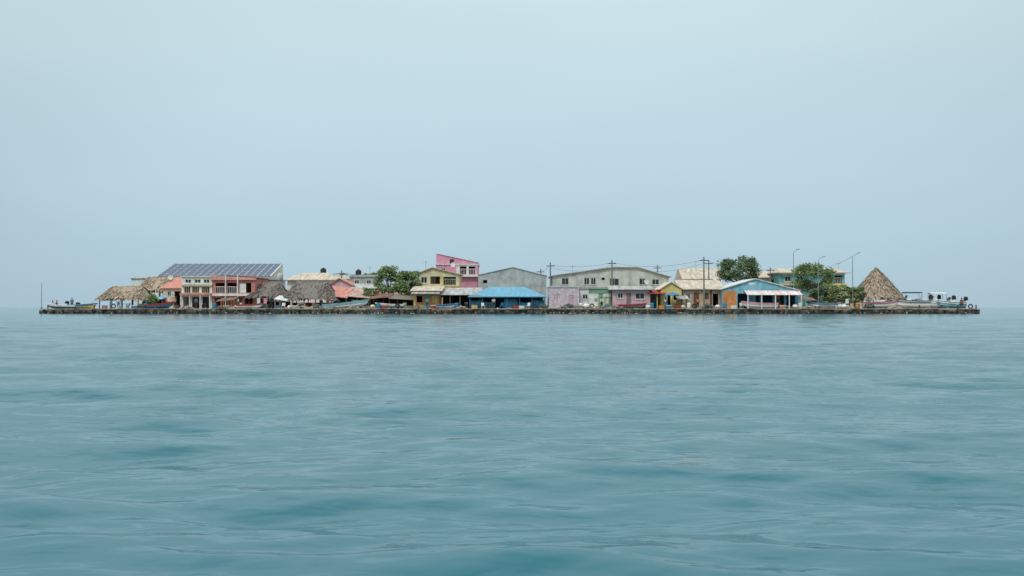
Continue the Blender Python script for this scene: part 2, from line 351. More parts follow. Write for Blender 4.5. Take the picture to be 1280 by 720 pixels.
# sea
def sea():
    ys=list(np.linspace(-30,1.2,40)); y=1.2
    while y<150: y*=1.0075; ys.append(y)
    while y<30000: y*=1.05; ys.append(y)
    ys=np.array(ys); nc=760; u=np.linspace(-1,1,nc)
    U,Y=np.meshgrid(u,ys); wd=6+.95*np.maximum(Y,0); wd=wd+np.maximum(-Y,0)*2; Xg=U*wd
    dY=np.gradient(ys)[:,None]; dX=wd*2/nc; sp=np.maximum(dY,dX*.5)+0*Y
    Zg=np.zeros_like(Xg); rs=np.random.RandomState(3)
    for k in range(130):
        lam=.22*(6/.22)**(rs.rand()**1.0); th=rs.normal(0.08,.40)
        kx=2*math.pi/lam*math.sin(th); ky=2*math.pi/lam*math.cos(th)
        amp=.0040*lam**.95*(1.0 if lam<1.4 else (1.4/lam)**.6)
        mask=np.clip((lam/sp-2.2)/3,0,1)
        ph=kx*Xg+ky*Y+rs.rand()*6.28+.9*np.sin(Xg*.3/lam**.5+rs.rand()*6)+.7*np.sin(Y*.4/lam**.5+rs.rand()*6)
        env=.6+.4*np.sin(Xg*rs.uniform(.2,.9)/lam**.4+Y*rs.uniform(-.5,.5)+rs.rand()*6)
        Zg+=amp*mask*env*(np.sin(ph)+.2*np.cos(2*ph))
    v=np.stack([Xg,Y,Zg],-1).reshape(-1,3); nr=len(ys)
    i=np.arange(nr-1)[:,None]*nc+np.arange(nc-1)[None,:]
    f=np.stack([i,i+1,i+nc+1,i+nc],-1).reshape(-1,4)
    me=bpy.data.meshes.new('sea'); me.vertices.add(len(v)); me.vertices.foreach_set('co',v.astype('f').ravel())
    me.loops.add(f.size); me.loops.foreach_set('vertex_index',f.astype('i').ravel()); me.polygons.add(len(f))
    me.polygons.foreach_set('loop_start',np.arange(0,f.size,4,dtype='i')); me.polygons.foreach_set('use_smooth',np.ones(len(f),bool)); me.update(calc_edges=True)
    m=bpy.data.materials.new('sea_water'); m.use_nodes=True; nt=m.node_tree; N=nt.nodes; L=nt.links; b=N['Principled BSDF']
    b.inputs['Base Color'].default_value=(.006,.112,.145,1); b.inputs['Roughness'].default_value=.1; b.inputs['IOR'].default_value=1.33
    g=N.new('ShaderNodeNewGeometry')
    def noise(scale,sx,sy,det,rot=0):
        mp=N.new('ShaderNodeMapping'); mp.inputs['Scale'].default_value=(sx,sy,1); mp.inputs['Rotation'].default_value=(0,0,rot); L.new(g.outputs['Position'],mp.inputs[0])
        t=N.new('ShaderNodeTexNoise'); t.inputs['Scale'].default_value=scale; t.inputs['Detail'].default_value=det; t.inputs['Distortion'].default_value=.2; L.new(mp.outputs[0],t.inputs[0]); return t.outputs[0]
    a=noise(1.0,4.2,7.0,2,.12); c=noise(1.0,.8,1.5,3,-.1); p=noise(.05,.4,1.6,3)
    pr=N.new('ShaderNodeMapRange'); pr.inputs[1].default_value=.35; pr.inputs[2].default_value=.65; pr.inputs[3].default_value=.35; pr.inputs[4].default_value=1.0; L.new(p,pr.inputs[0])
    b1=N.new('ShaderNodeBump'); b1.inputs['Distance'].default_value=.12; b1.inputs['Strength'].default_value=.5; L.new(c,b1.inputs['Height'])
    b2=N.new('ShaderNodeBump'); b2.inputs['Distance'].default_value=.020; L.new(pr.outputs[0],b2.inputs['Strength']); L.new(a,b2.inputs['Height']); L.new(b1.outputs[0],b2.inputs['Normal'])
    L.new(b2.outputs[0],b.inputs['Normal'])
    me.materials.append(m); o=bpy.data.objects.new('sea',me); C.objects.link(o); o['kind']='structure'
sea()
sc=bpy.context.scene
w=bpy.data.worlds.new('World'); sc.world=w; w.use_nodes=True; nt=w.node_tree; N=nt.nodes; L=nt.links; N.clear()
out=N.new('ShaderNodeOutputWorld'); bg1=N.new('ShaderNodeBackground'); bg2=N.new('ShaderNodeBackground'); mixs=N.new('ShaderNodeMixShader')
sk=N.new('ShaderNodeTexSky'); sk.sky_type='NISHITA'; sk.sun_disc=False; sk.sun_elevation=math.radians(52); sk.sun_rotation=math.radians(200)
L.new(sk.outputs[0],bg1.inputs[0]); bg1.inputs[1].default_value=.06
tc=N.new('ShaderNodeTexCoord'); sp=N.new('ShaderNodeSeparateXYZ'); L.new(tc.outputs['Generated'],sp.inputs[0])
cr=N.new('ShaderNodeValToRGB'); e=cr.color_ramp.elements; e[0].position=0; e[0].color=(*[v*.5 for v in (.42,.585,.685)],1); e[1].position=1; e[1].color=(*[v*.5 for v in (1.6,1.74,1.78)],1)
for p_,c_ in ((.06,(.435,.60,.695)),(.15,(.49,.65,.725)),(.28,(.57,.72,.775)),(.5,(.95,1.08,1.12))):
    q=e.new(p_); q.color=(*[v*.5 for v in c_],1)
L.new(sp.outputs['Z'],cr.inputs[0])
mp=N.new('ShaderNodeMapping'); mp.inputs['Scale'].default_value=(1,1,3.2); mp.inputs['Rotation'].default_value=(.12,.16,0); L.new(tc.outputs['Generated'],mp.inputs[0])
nn=N.new('ShaderNodeTexNoise'); nn.inputs['Scale'].default_value=2.1; nn.inputs['Detail'].default_value=3; nn.inputs['Roughness'].default_value=.4; L.new(mp.outputs[0],nn.inputs[0])
nr=N.new('ShaderNodeMapRange'); nr.inputs[1].default_value=.3; nr.inputs[2].default_value=.7; nr.inputs[3].default_value=1.93; nr.inputs[4].default_value=2.10; L.new(nn.outputs[0],nr.inputs[0])
dt=N.new('ShaderNodeVectorMath'); dt.operation='DOT_PRODUCT'; gd=Vector((.03,1,.42)).normalized(); dt.inputs[1].default_value=gd; L.new(tc.outputs['Generated'],dt.inputs[0])
gl=N.new('ShaderNodeMapRange'); gl.interpolation_type='SMOOTHSTEP'; gl.inputs[1].default_value=.70; gl.inputs[2].default_value=1.0; gl.inputs[3].default_value=.86; gl.inputs[4].default_value=1.10; L.new(dt.outputs['Value'],gl.inputs[0])
ml=N.new('ShaderNodeMath'); ml.operation='MULTIPLY'; L.new(nr.outputs[0],ml.inputs[0]); L.new(gl.outputs[0],ml.inputs[1])
L.new(cr.outputs[0],bg2.inputs[0]); L.new(ml.outputs[0],bg2.inputs[1])
mixs.inputs[0].default_value=.93; L.new(bg1.outputs[0],mixs.inputs[1]); L.new(bg2.outputs[0],mixs.inputs[2]); L.new(mixs.outputs[0],out.inputs[0])
sd=bpy.data.lights.new('sun','SUN'); sd.energy=1.5; sd.angle=math.radians(14); sd.color=(1,.96,.9); so=bpy.data.objects.new('sun',sd); C.objects.link(so)
so.rotation_euler=(math.radians(38),0,math.radians(-20))
cd=bpy.data.cameras.new('camera'); cam=bpy.data.objects.new('camera',cd); C.objects.link(cam); cam.location=(0,0,EYE); cd.lens=36; cd.sensor_width=36; cd.clip_end=60000; cd.clip_start=.1
cam.rotation_euler=(math.radians(90)+math.atan(24.5/1280),0,0); sc.camera=cam
sc.view_settings.view_transform='Standard'; sc.view_settings.look='None'; sc.view_settings.exposure=0
# ------------------------------------------------------------------ buildings, left to right
house('small_house','small plain white house with flat roof behind the second thatched hut','house',164,198,348.5,188,7,white,('flat',.3),tin,[(178,186,352,359,'w')])
palapa('thatched_hut','light brown thatched open hut, leftmost roof on the island',118,182,132,170,358.5,373,162,6,thatch,5,seed=2)
palapa('thatched_hut','grey brown thatched hut standing behind and right of the leftmost hut',167,217,178,205,347,363,172,6,thatch,4,seed=3,back=greyw)
SX0,SX1=197,339
sol=house('community_hall','large hall with solar panels covering its whole long roof','hall',SX0,SX1,345.5,182,9,greyb,('shed',330.5),tin,[(232,238,352,358,'w'),(300,309,352,360,'w'),(325,334,352,360,'w')],trims=[('fascia',198,338,345.2,347.2,.1,whiteroof)],ov=.1)
s=182/F; hw=(SX1-SX0)*s/2; zf=PZ(345.5,182)-G; zb=PZ(330.5,191)-G; D=9
pr=None; ncol=17; nrow=5; sl=(zb-zf)/D
for i in range(ncol):
    for j in range(nrow):
        xa=-hw+.1+(2*hw-.2)*i/ncol; xb=-hw+.1+(2*hw-.2)*(i+1)/ncol-.15; ya=-.2+(D+.3)*j/nrow; yb=-.2+(D+.3)*(j+1)/nrow-.3
        if pr is None:
            W_,H_=xb-xa,yb-ya
            pr=MB().slab([(0,0,0),(W_,0,0),(W_,H_,sl*H_),(0,H_,sl*H_)],.05).build('solar_panel',panelm,sol); q=pr
        else: q=pr.copy(); C.objects.link(q); q.parent=sol
        q.location=(xa,ya,zf+.2+sl*ya)
rl=MB(); rl.slab([(-hw,-.3,zf+.14-sl*.3),(hw,-.3,zf+.14-sl*.3),(hw,D+.1,zb+.14+sl*.1),(-hw,D+.1,zb+.14+sl*.1)],.03); rl.build('panel_rails',whiteroof,sol)
house('sheet_roof_house','small house with plain salmon sheet roof left of the white two storey house','house',204,230,360,170,7,cream,('shed',347),redroof,[(209,214,364,371,'w'),(218,226,364,385,'o')])
house('white_house','white two storey house with yellow trim and black lower openings','house',227,265,346.5,166,8,white,('flat',),paleyellow,
  [(231,239,349,354,'w'),(243,251,349,354,'w'),(254,262,349,354,'w'),(230,238,358.5,366,'r',paleyellow),(240,249,358.5,366,'r',paleyellow),(252,262,358.5,366,'r',paleyellow),(229,238,371,386,'o'),(240,251,371,386,'o'),(253,263,371,386,'x',black)],
  trims=[('balcony',226.5,265.2,366.5,369.2,.9,coral),('ledge',227,265,355.2,357,.3,paleyellow)],posts=[(228,369,.8,white),(239,369,.8,white),(252,369,.8,white),(264,369,.8,white)])
house('coral_house','coral pink two storey house with broad fascia and open upper gallery','house',265.5,319,350,166,9,coral,('gf',[(265.5,344.5),(319,347)]),tinb,
  [(269,281,353.5,366,'r',white),(284,296,353.5,366,'r',white),(299,314,353.5,366,'x',white),(268,276,372,386,'o'),(280,290,373,381,'s',brown),(294,303,372,386,'d',darkw),(306,316,372,382,'o')],
  trims=[('fascia',264,320.5,344.5,350,.35,mat('salmon_fascia',(226,158,144),(190,128,116))),('floor_band',265.5,319,367,370,.4,white),('lower_wall_panel',276.5,279.5,370.5,386,.05,brick),('lower_wall_panel',290.5,293.5,370.5,386,.05,brick),('lower_wall_panel',303.5,305.7,370.5,386,.05,brick)],
  posts=[(282.5,344,.3,white),(297.5,344,.3,white)])
house('grey_annex','grey block annex joined below the right end of the solar roofed hall','annex',318,347,350,176,6,cement,('flat',),tin,[(325,331,356,361,'w'),(337,343,356,361,'s',greyw)])
palapa('thatched_hut','dark grey thatched hut right beside the coral pink house',306,357,321,343,354.5,370.5,165,6.5,thatchd,4,seed=4,back=brown)
palapa('thatched_hut','widest dark grey thatched hut, in front of the hip roofed beige house',350,419,366,403,352.5,373,162.5,7,thatchd,5,seed=5,back=brown)
house('hip_roof_house','white house with beige hip roof rising behind the widest thatched hut','house',359,417,350,186,9,white,('hip',341,18),tinb,[(368,375,352,358,'w'),(398,406,352,358,'w')],ov=.7)
house('red_roof_house','low house with brick red gable roof right of the hip roofed house','house',411,441,357,176,7,palepink,('gf',[(411,357),(424,348.5),(441,357)]),redroof,[(416,421,360,366,'w'),(430,436,360,366,'w')])
house('back_house','small cream house with tin roof between hip roofed house and grey flat house','house',414,438,349,196,7,cream,('gs',344),tin,[(420,425,351,356,'w')])
house('grey_flat_house','flat roofed grey house left of the first green tree','house',437,472,346.5,190,8,cement,('flat',.3),tin,[(443,449,350,356,'w'),(458,464,350,356,'w')])
house('brick_house','low brick red house behind the faded pink lean-to','house',440,468,361,174,6,brick,('shed',355),tin,[(447,452,364,371,'w')])
open_shed('lean_to','lean-to under a salmon sheet roof above the beached skiff',408,434,371,359,164,6,redroof,greyw,3,back=brown,tilt=-3)
open_shed('lean_to','lean-to under a faded pink sheet roof sloping down to the right',431,462,371.5,361.5,165,6,fadedroof,greyw,3,back=darkw,tilt=-3)
open_shed('lean_to','rusty tin roofed lean-to in front of the first green tree',462,488,372.5,367,163,5,rust,darkw,4,back=darkw,tilt=2)
open_shed('lean_to','dark timber lean-to just left of the orange hut',486,518,374,368.5,162,5,greyw,darkw,4,back=brown,tilt=-2)
open_shed('tarp_shelter','low blue tarp shelter between the leftmost huts and the white house',184,204,375,370.5,161.5,3,blueroof,greyw,3,back=darkw,tilt=2)
open_shed('tarp_shelter','low rusty sheet shelter in front of the coral house',270,292,376,372,160.9,3,rust,darkw,3,back=None,tilt=1.5)
open_shed('tarp_shelter','small white tarp shelter between the two dark thatched huts',343,358,375,370.5,160.9,3,whiteroof,greyw,3,tilt=-2)
open_shed('tarp_shelter','small grey tin shelter between the yellow shop and tan house',846,860,374,370,160.8,1,tin,greyw,3,tilt=1)
open_shed('tarp_shelter','low brown sheet shelter right of the blue gabled house',1001,1020,375,371,160.4,2.5,rust,darkw,3,tilt=-1.5)
house('tin_roof_house','low cream house with tin roof half hidden behind the first green tree','house',470,520,361,182,8,cream,('gs',356),tin,[(476,482,364,372,'w'),(506,513,364,372,'w')])
house('yellow_house','two storey yellow house with beige gable roof left of the tall pink house','house',522,574,344,177,8,paleyellow,('gf',[(522,342),(540,335),(574,343)]),tinb,
  [(526,534,346,354,'w'),(538,550,345.5,355,'x',darkw),(554,570,346,356,'r',cement),(528,536,360,372,'o'),(545,555,360,372,'o')],trims=[('balcony',536,575,356.2,358.4,.8,yellow),('yellow_panel',550.6,553.4,345,356,.05,yellow)])
pk=house('pink_house','tall pink house with slanting parapet, highest roofline on the island','house',545,597,331,188,8,pink,('flat',),whiteroof,
  [(551,557,335,341,'w'),(575,583,333,343,'r',white),(586,594,333,343,'r',white)],trims=[('white_front',570,597.2,331,332.8,.06,white),('balcony',570,598,343.4,346,.7,white),('white_panel',570.5,574.5,332.9,343.3,.05,white),('white_panel',583.3,585.7,332.9,343.3,.05,white)])
MB().prism([((545-571)*188/F,PZ(330,188)-G),((545-571)*188/F,PZ(317,188)-G),((553-571)*188/F,PZ(317.5,188)-G),((584-571)*188/F,PZ(325,188)-G),((596-571)*188/F,PZ(327.5,188)-G),((596-571)*188/F,PZ(330,188)-G)],.3,5).build('stair_tower',pink,pk)
MB().box((562-571)*188/F,(567-571)*188/F,.2,.295,PZ(329,188)-G,PZ(324,188)-G).build('window',glass,pk)
MB().slab([((547-571)*188/F,.1,PZ(316.5,188)-G),((598-571)*188/F,.1,PZ(327.4,188)-G),((598-571)*188/F,5.2,PZ(327.4,188)-G),((547-571)*188/F,5.2,PZ(316.5,188)-G)],.1).build('roof_edge',white,pk)
house('orange_hut','bright orange waterfront hut with yellow side and turquoise door','hut',517,549,363.5,161.5,6,orange,('shed',358),tinb,[(521,528,370,378,'o'),(531,537,368,386,'d',turq),(540,547,370,378,'s',yellow)],trims=[('yellow_panel',517.2,520.5,364,386,.04,yellow)],awn=[(515,550,364,367,1.4,tin)],ov=.5)
open_shed('tin_shed','open shed with grey corrugated roof right of the orange hut',549,601,368.5,359.5,161.5,7,tin,greyw,5,back=darkw)
house('cement_building','windowless grey cement building with broad gable behind the blue roof','building',598,683,345,175,16,cement,('gf',[(598,344),(641,334.5),(683,345)]),mat('pale_fascia',(186,192,190),(140,146,146)),[(604,609,350,354,'o')],ov=.15)
br=thing('blue_roof_shelter','large open shelter with bright blue hipped sheet roof and blue tarps','shelter',(PX(634,161),161,G)); s=161/F
hw=(683-585)*s/2; ze=PZ(370.5,161)-G; zr=PZ(358.5,165)-G; D=8
MB().add([(-hw,-.4,ze),(hw,-.4,ze),(hw,D,ze),(-hw,D,ze),((611-634)*165/F,D/2,zr),((655-634)*165/F,D/2,zr),(-hw,-.4,ze-.12),(hw,-.4,ze-.12),(hw,D,ze-.12),(-hw,D,ze-.12)],
 [(0,1,5,4),(2,3,4,5),(1,2,5),(3,0,4),(6,7,1,0),(7,8,2,1),(8,9,3,2),(9,6,0,3),(9,8,7,6)]).build('roof',blueroof,br)
for k in range(7):
    x=-hw+.3+(2*hw-.6)*k/6; MB().tube((x,0,0),(x,0,ze-.1),.07,.06).build('post',blue,br)
for k,(a,b,zt,m) in enumerate(((-hw+.35,-hw+2.2,1.25,tarp),(-hw+2.4,-hw+4.2,1.0,tarp),(-.5,1.6,1.5,tarp),(1.8,3.9,.95,tarp),(4.1,hw-.3,1.3,tarp))):
    t=MB(); nx=10
    for i in range(nx):
        xa=a+(b-a)*i/nx; xb=a+(b-a)*(i+1)/nx; t.slab([(xa,.12+.06*(i%2),0.02),(xb,.12+.06*((i+1)%2),0.02),(xb,.16+.06*((i+1)%2),zt+.05*math.sin(i+1)),(xa,.16+.06*(i%2),zt+.05*math.sin(i))],.01)
    t.build('tarp_screen',m,br)
MB().box(-hw+.3,hw-.3,D-.5,D-.4,0,1.9).build('back_wall',tarp,br)
house('mauve_wall_house','mauve washed block house between blue shelter and white green wall','house',686,724,359.5,161,7,mauve,('flat',.1),cement,[(693,700,368,374,'s',palepink),(711,717,369,386,'d',palepink)],ov=.15)
house('big_grey_building','largest two storey grey beige building with long low gable roof and dark windows','building',691,836,346,172,14,greyb,('gf',[(691,345),(766,334.5),(797,334.5),(836,346)]),tinb,
  [(702,711,347.5,356,'w'),(730,737,347,356,'w'),(738.5,745,347,356,'w'),(762,774,348,357,'w'),(799,808,348,356,'w'),(815,824,349,356,'w'),(752,756,347,350,'o')],
  trims=[('floor_band',691,836,358.6,360.2,.15,cement),('pier_strip',720,722.5,343,358.5,.12,cement),('pier_strip',786,788.5,338,358.5,.12,cement)],framem=greyb,ov=.4)
house('white_green_house','low white house with green painted band left of the pink bungalow','house',724.5,764,361,163,6,white,('flat',),tin,[(728,735,368,374,'w'),(748,754,367,385,'d',green)],trims=[('green_band',736,764,361.5,366.5,.05,green),('green_panel',755.5,763.5,371,383,.05,green)])
house('pink_bungalow','single storey pale pink bungalow with grey overhanging roof','house',766,812,362,161.5,7,palepink,('gs',357.5),tin,[(772,779,366,373,'w'),(783,789,366,385,'d',greyw),(794,806,366,374,'w')],trims=[('base_band',766,781.5,380,386,.06,pink),('base_band',790,812,380,386,.06,pink)],ov=.7)
open_shed('kiosk','kiosk with red and yellow awning between the pink bungalow and tan house',811,832,367,363,160.8,4,red,yellow,3,back=sky_blue)
house('yellow_shop','small yellow shop under a cream gable at the left end of the tan house','shop',826,852,362,162,7,yellow,('gf',[(826,361),(839,353),(852,361)]),cream,[(830,838,368,385,'x',sky_blue),(842,849,368,375,'o')],ov=.3)
house('tan_house','tan plaster house with long beige sheet roof left of the blue gabled house','house',853,902,361.5,163,9,tan,('gs',350),tinb,[(857,863,366,374,'w'),(867,874,366,386,'d',brown),(879,886,366,374,'s',brown),(891,898,367,386,'o')],trims=[('brown_panel',887.5,890,362,386,.05,brown)],ov=.5)
house('beige_gable_house','small beige gable roof peeking above the long roof of the tan house','house',856,901,349,188,8,cream,('gs',335.5),tinb,[(863,869,351,356,'w'),(885,891,351,356,'w')],ov=.6)
house('blue_gable_house','sky blue gabled house with white roof edge and orange left wall','house',903,998,363,161,9,sky_blue,('gf',[(903,361.5),(944,349),(998,363)]),whiteroof,
  [(922,936,367,386,'o'),(938,950,367,386,'x',turq),(953,966,367,386,'o'),(969,980,367,386,'x',coral),(983,994,367,386,'o')],
  trims=[('orange_wall',903.2,920.5,363.5,386,.06,orange),('gable_vent',936,944,353,356,.05,white),('blue_sign_board',952,974,356.5,361.5,.08,turq)],awn=[(930,998.5,363,368.5,2.2,mat('pink_white_awning',(222,186,178),(232,230,226),scale=1.0,amt=1,stretch=(2.5,.1,.1)))],
  posts=[(931,368.5,2.1,white),(948,368.5,2.1,white),(965,368.5,2.1,white),(982,368.5,2.1,white),(997,368.5,2.1,white)],ov=.3)
house('turquoise_house','turquoise two storey house with beige roof behind the spreading tree','house',974,1056,341,180,9,turq,('hip',335.5,10),tinb,
  [(981,989,345,352,'w'),(996,1004,345,352,'w'),(1030,1040,344.5,354,'r',white),(1043,1053,344.5,354,'r',white),(985,993,360,372,'w'),(1042,1050,360,372,'w')],trims=[('balcony',974,1057,354.6,356.6,.9,yellow),('upper_band',974,1056,341.3,343,.2,white)],ov=.8)
house('small_beige_house','small pale house with beige sheet roof left of the turquoise house','house',944,975,347,184,7,cream,('gs',339),tinb,[(952,958,349,355,'w'),(964,970,349,355,'w')],ov=.5)
house('low_house','low cream house behind the bushes between tree and conical thatch','house',1040,1078,366,176,7,cream,('gs',361),tin,[(1046,1052,369,375,'w'),(1064,1070,369,375,'w')])
palapa('thatched_hut','tall conical thatched hut at the right end of the island',1074,1141,1107,1107,335.5,371.5,164,8.4,thatch,5,round_=True,seed=9)
# ------------------------------------------------------------------ trees
def tree(name,label,px0,px1,pyt,pyb,Y,lm,seed,n=5200,leaf=.2,trunk=True):
    rr=random.Random(seed); s=Y/F; X=PX((px0+px1)/2,Y); hw=(px1-px0)*s/2; zt=PZ(pyt,Y)-G; zb=max(PZ(pyb,Y)-G,.1)
    root=thing(name,label,'tree' if trunk else 'bush',(X,Y,G)); ch=zt-zb; hy=hw*.8
    lobes=[]; nl=18
    for i in range(nl):
        a=i*2.4+rr.uniform(-.4,.4); q=math.sqrt(rr.uniform(.2,1.1)); zz=rr.uniform(.15,.9)
        lim=math.sqrt(max(.2,1-((zz-.45)/.62)**2)); r=min(hw,ch*.7)*rr.uniform(.2,.38)
        lobes.append((Vector((math.cos(a)*q*(hw-r*.7)*lim,math.sin(a)*q*(hy-r*.7)*lim,min(zb+ch*zz,zt-r*.5))),r))
    lobes.append((Vector((-hw*.78,0,zb+ch*.38)),hw*.27)); lobes.append((Vector((hw*.78,.2,zb+ch*.45)),hw*.27)); lobes.append((Vector((rr.uniform(-.3,.3)*hw,0,zt-ch*.18)),ch*.19))
    tb=MB(); fork=Vector((0,0,zb+ch*.12)); tb.tube((0,0,0),fork,.2,.14,8)
    for c,r in lobes:
        mid=(fork+c)/2+Vector((0,0,-.08*ch)); tb.tube(fork,mid,.08,.055,6); tb.tube(mid,c,.055,.02,5)
    tb.build('trunk',bark,root)
    mb=MB()
    for i in range(n):
        c,r=rr.choice(lobes); d=Vector((rr.gauss(0,1),rr.gauss(0,1),rr.gauss(0,1))).normalized()
        p=c+Vector((d.x*r*1.1,d.y*r*1.1,d.z*r*.75))*(rr.random()**.45)*rr.uniform(.75,1.35)
        sz=leaf*rr.uniform(.5,1.25); u=Vector((rr.gauss(0,1),rr.gauss(0,1),rr.gauss(0,.5))).normalized(); v=u.orthogonal().normalized()
        v.rotate(Matrix.Rotation(rr.uniform(0,6.28),3,u))
        mb.add([p-u*sz,p+v*sz*.5,p+u*sz,p-v*sz*.5],[(0,1,2,3)])
    mb.build('crown',lm,root); return root
tree('green_tree','bushy green tree left of the yellow house, its left crown',467,506,333,368,170,leafB,21,n=5200)
tree('green_tree','bushy green tree touching the yellow house, lower right crown',490,527,338,370,168,leafB,22,n=4800)
tree('green_tree','tall dark round headed tree behind the orange and blue gabled house',897,950,318,358,176,leafA,23,n=7200)
tree('green_tree','spreading green tree in front of the turquoise house',991,1042,329,368,172,leafB,24,n=6500)
tree('bush','low yellow green bush left of the conical thatched hut',1034,1066,356,381,163.5,leafC,25,n=3500,trunk=False)
tree('bush','small green bush touching the conical thatched hut',1058,1082,358,380,163,leafB,26,n=2600,trunk=False)
tree('bush','green bush beneath the spreading tree',1010,1040,358,381,164.5,leafA,27,n=3000,trunk=False)
tree('bush','small bush beside the second thatched hut at left',180,198,367,382,161,leafB,28,n=1500,trunk=False)
tree('bush','tuft of greenery above the grey flat roofed house',450,472,341,358,199,leafB,29,n=2000,trunk=False)
tree('bush','tuft of greenery showing above the brick red roof',416,436,342,352,205,leafC,30,n=1500,trunk=False)
tree('bush','low bush between the faded pink lean-to and first green tree',452,470,360,376,166.5,leafB,31,n=1600,trunk=False)
# ------------------------------------------------------------------ poles, lamps, wires
def pole(px,pyt,Y,label,cross=True,base=G):
    z=PZ(pyt,Y)-base; r=thing('utility_pole',label,'utility pole',(PX(px,Y),Y,base))
    MB().tube((0,0,0),(0,0,z),.15,.1,8).build('shaft',poled,r)
    if cross:
        MB().box(-.7,.7,-.06,.06,z-.65,z-.53).build('crossarm',darkw,r)
        for x in (-.6,0,.6): MB().tube((x,0,z-.53),(x,0,z-.35),.05,.04,6).build('insulator',white,r)
    return Vector((PX(px,Y),Y,PZ(pyt,Y)-.4))
def lamp(px,pyt,Y,dx,label):
    z=PZ(pyt,Y)-G; r=thing('street_lamp',label,'street lamp',(PX(px,Y),Y,G))
    MB().lathe([(.16,0),(.16,.3),(.1,.35)]).build('base',poled,r)
    MB().tube((0,0,.3),(0,0,z-.6),.08,.05,8).build('pole',metal,r)
    MB().path([(0,0,z-.62),(dx*.35,0,z-.28),(dx,0,z-.02)],.038,6).build('arm',metal,r)
    h=MB(); h.slab([(dx-.1,-.12,z+.05),(dx+.45,-.1,z+.14),(dx+.45,.1,z+.14),(dx-.1,.12,z+.05)],.1); h.build('lamp_head',metal,r)
lamp(992,312,166,.6,'street lamp standing right behind the blue gabled house')
lamp(1023,321,162.5,.7,'shortest street lamp, rising out of the spreading tree')
lamp(1066,316.5,162,.8,'street lamp between the bushes and the conical thatched hut')
P={}
P['a']=pole(427,338,182,'leftmost thin utility pole above the brick red roof')
P['b']=pole(688,328,170,'utility pole at the left end of the big grey building')
P['c']=pole(765,325,169,'utility pole in front of the middle of the big grey building')
P['d']=pole(880,321,161.5,'tall utility pole in front of the tan house, left of a close pair')
P['e']=pole(886,325,172,'slightly shorter utility pole, right of a close pair by the tan house')
P['f']=pole(822,331,188,'thin utility pole behind the right end of the big grey building')
P['g']=pole(676,336,193,'thin utility pole just left of the big grey building')
P['h']=pole(963,334,182,'utility pole before the small beige roofed house')
P['i']=pole(372,343,197,'short utility pole behind the hip roofed house')
P['j']=pole(1021,331,191,'utility pole behind the spreading green tree',cross=False)
wm=mat('wire_black',(52,54,56),streak=0,bump=0)
def wire(a,b,sag,label,off=0):
    a=Vector(a)+Vector((off,0,0)); b=Vector(b)+Vector((off,0,0)); pts=[]
    for i in range(17):
        t=i/16; p=a.lerp(b,t); p.z-=sag*4*t*(1-t); pts.append(p)
    o=MB().path(pts,.022,4).build('overhead_wire',wm); tag(o,label,'wire')
wire(P['b'],P['c'],.5,'upper wire between the two poles before the big grey building')
wire(P['b']-Vector((0,0,.5)),P['c']-Vector((0,0,.5)),.7,'lower wire between the two poles before the big grey building')
wire(P['c'],P['d'],.9,'upper wire from the grey building pole to the tall pole at the tan house')
wire(P['c']-Vector((0,0,.5)),P['d']-Vector((0,0,.6)),1.2,'lower wire from the grey building pole to the tall pole at the tan house')
wire(P['d'],P['h'],.7,'wire passing behind the tall round headed tree')
wire(P['h'],P['j'],.4,'wire from the small beige roofed house to the spreading tree')
wire(P['g'],P['b'],.3,'short wire left of the big grey building')
wire(P['a'],P['g'],1.6,'long sagging wire crossing above the tall pink house')
wire(P['i'],P['a'],.5,'wire above the hip roofed beige house')
wire(P['j'],(PX(1066,162),162,PZ(320,162)),.6,'wire from behind the spreading tree to the rightmost lamp')
r=thing('marker_post','thin pale marker post on the far left tip of the pier','post',(PX(52,160),160,.72)); MB().tube((0,0,0),(0,0,PZ(354,160)-.72),.06,.035,7).build('shaft',metal,r); MB().lathe([(.14,0),(.12,.25)]).build('base',poled,r)
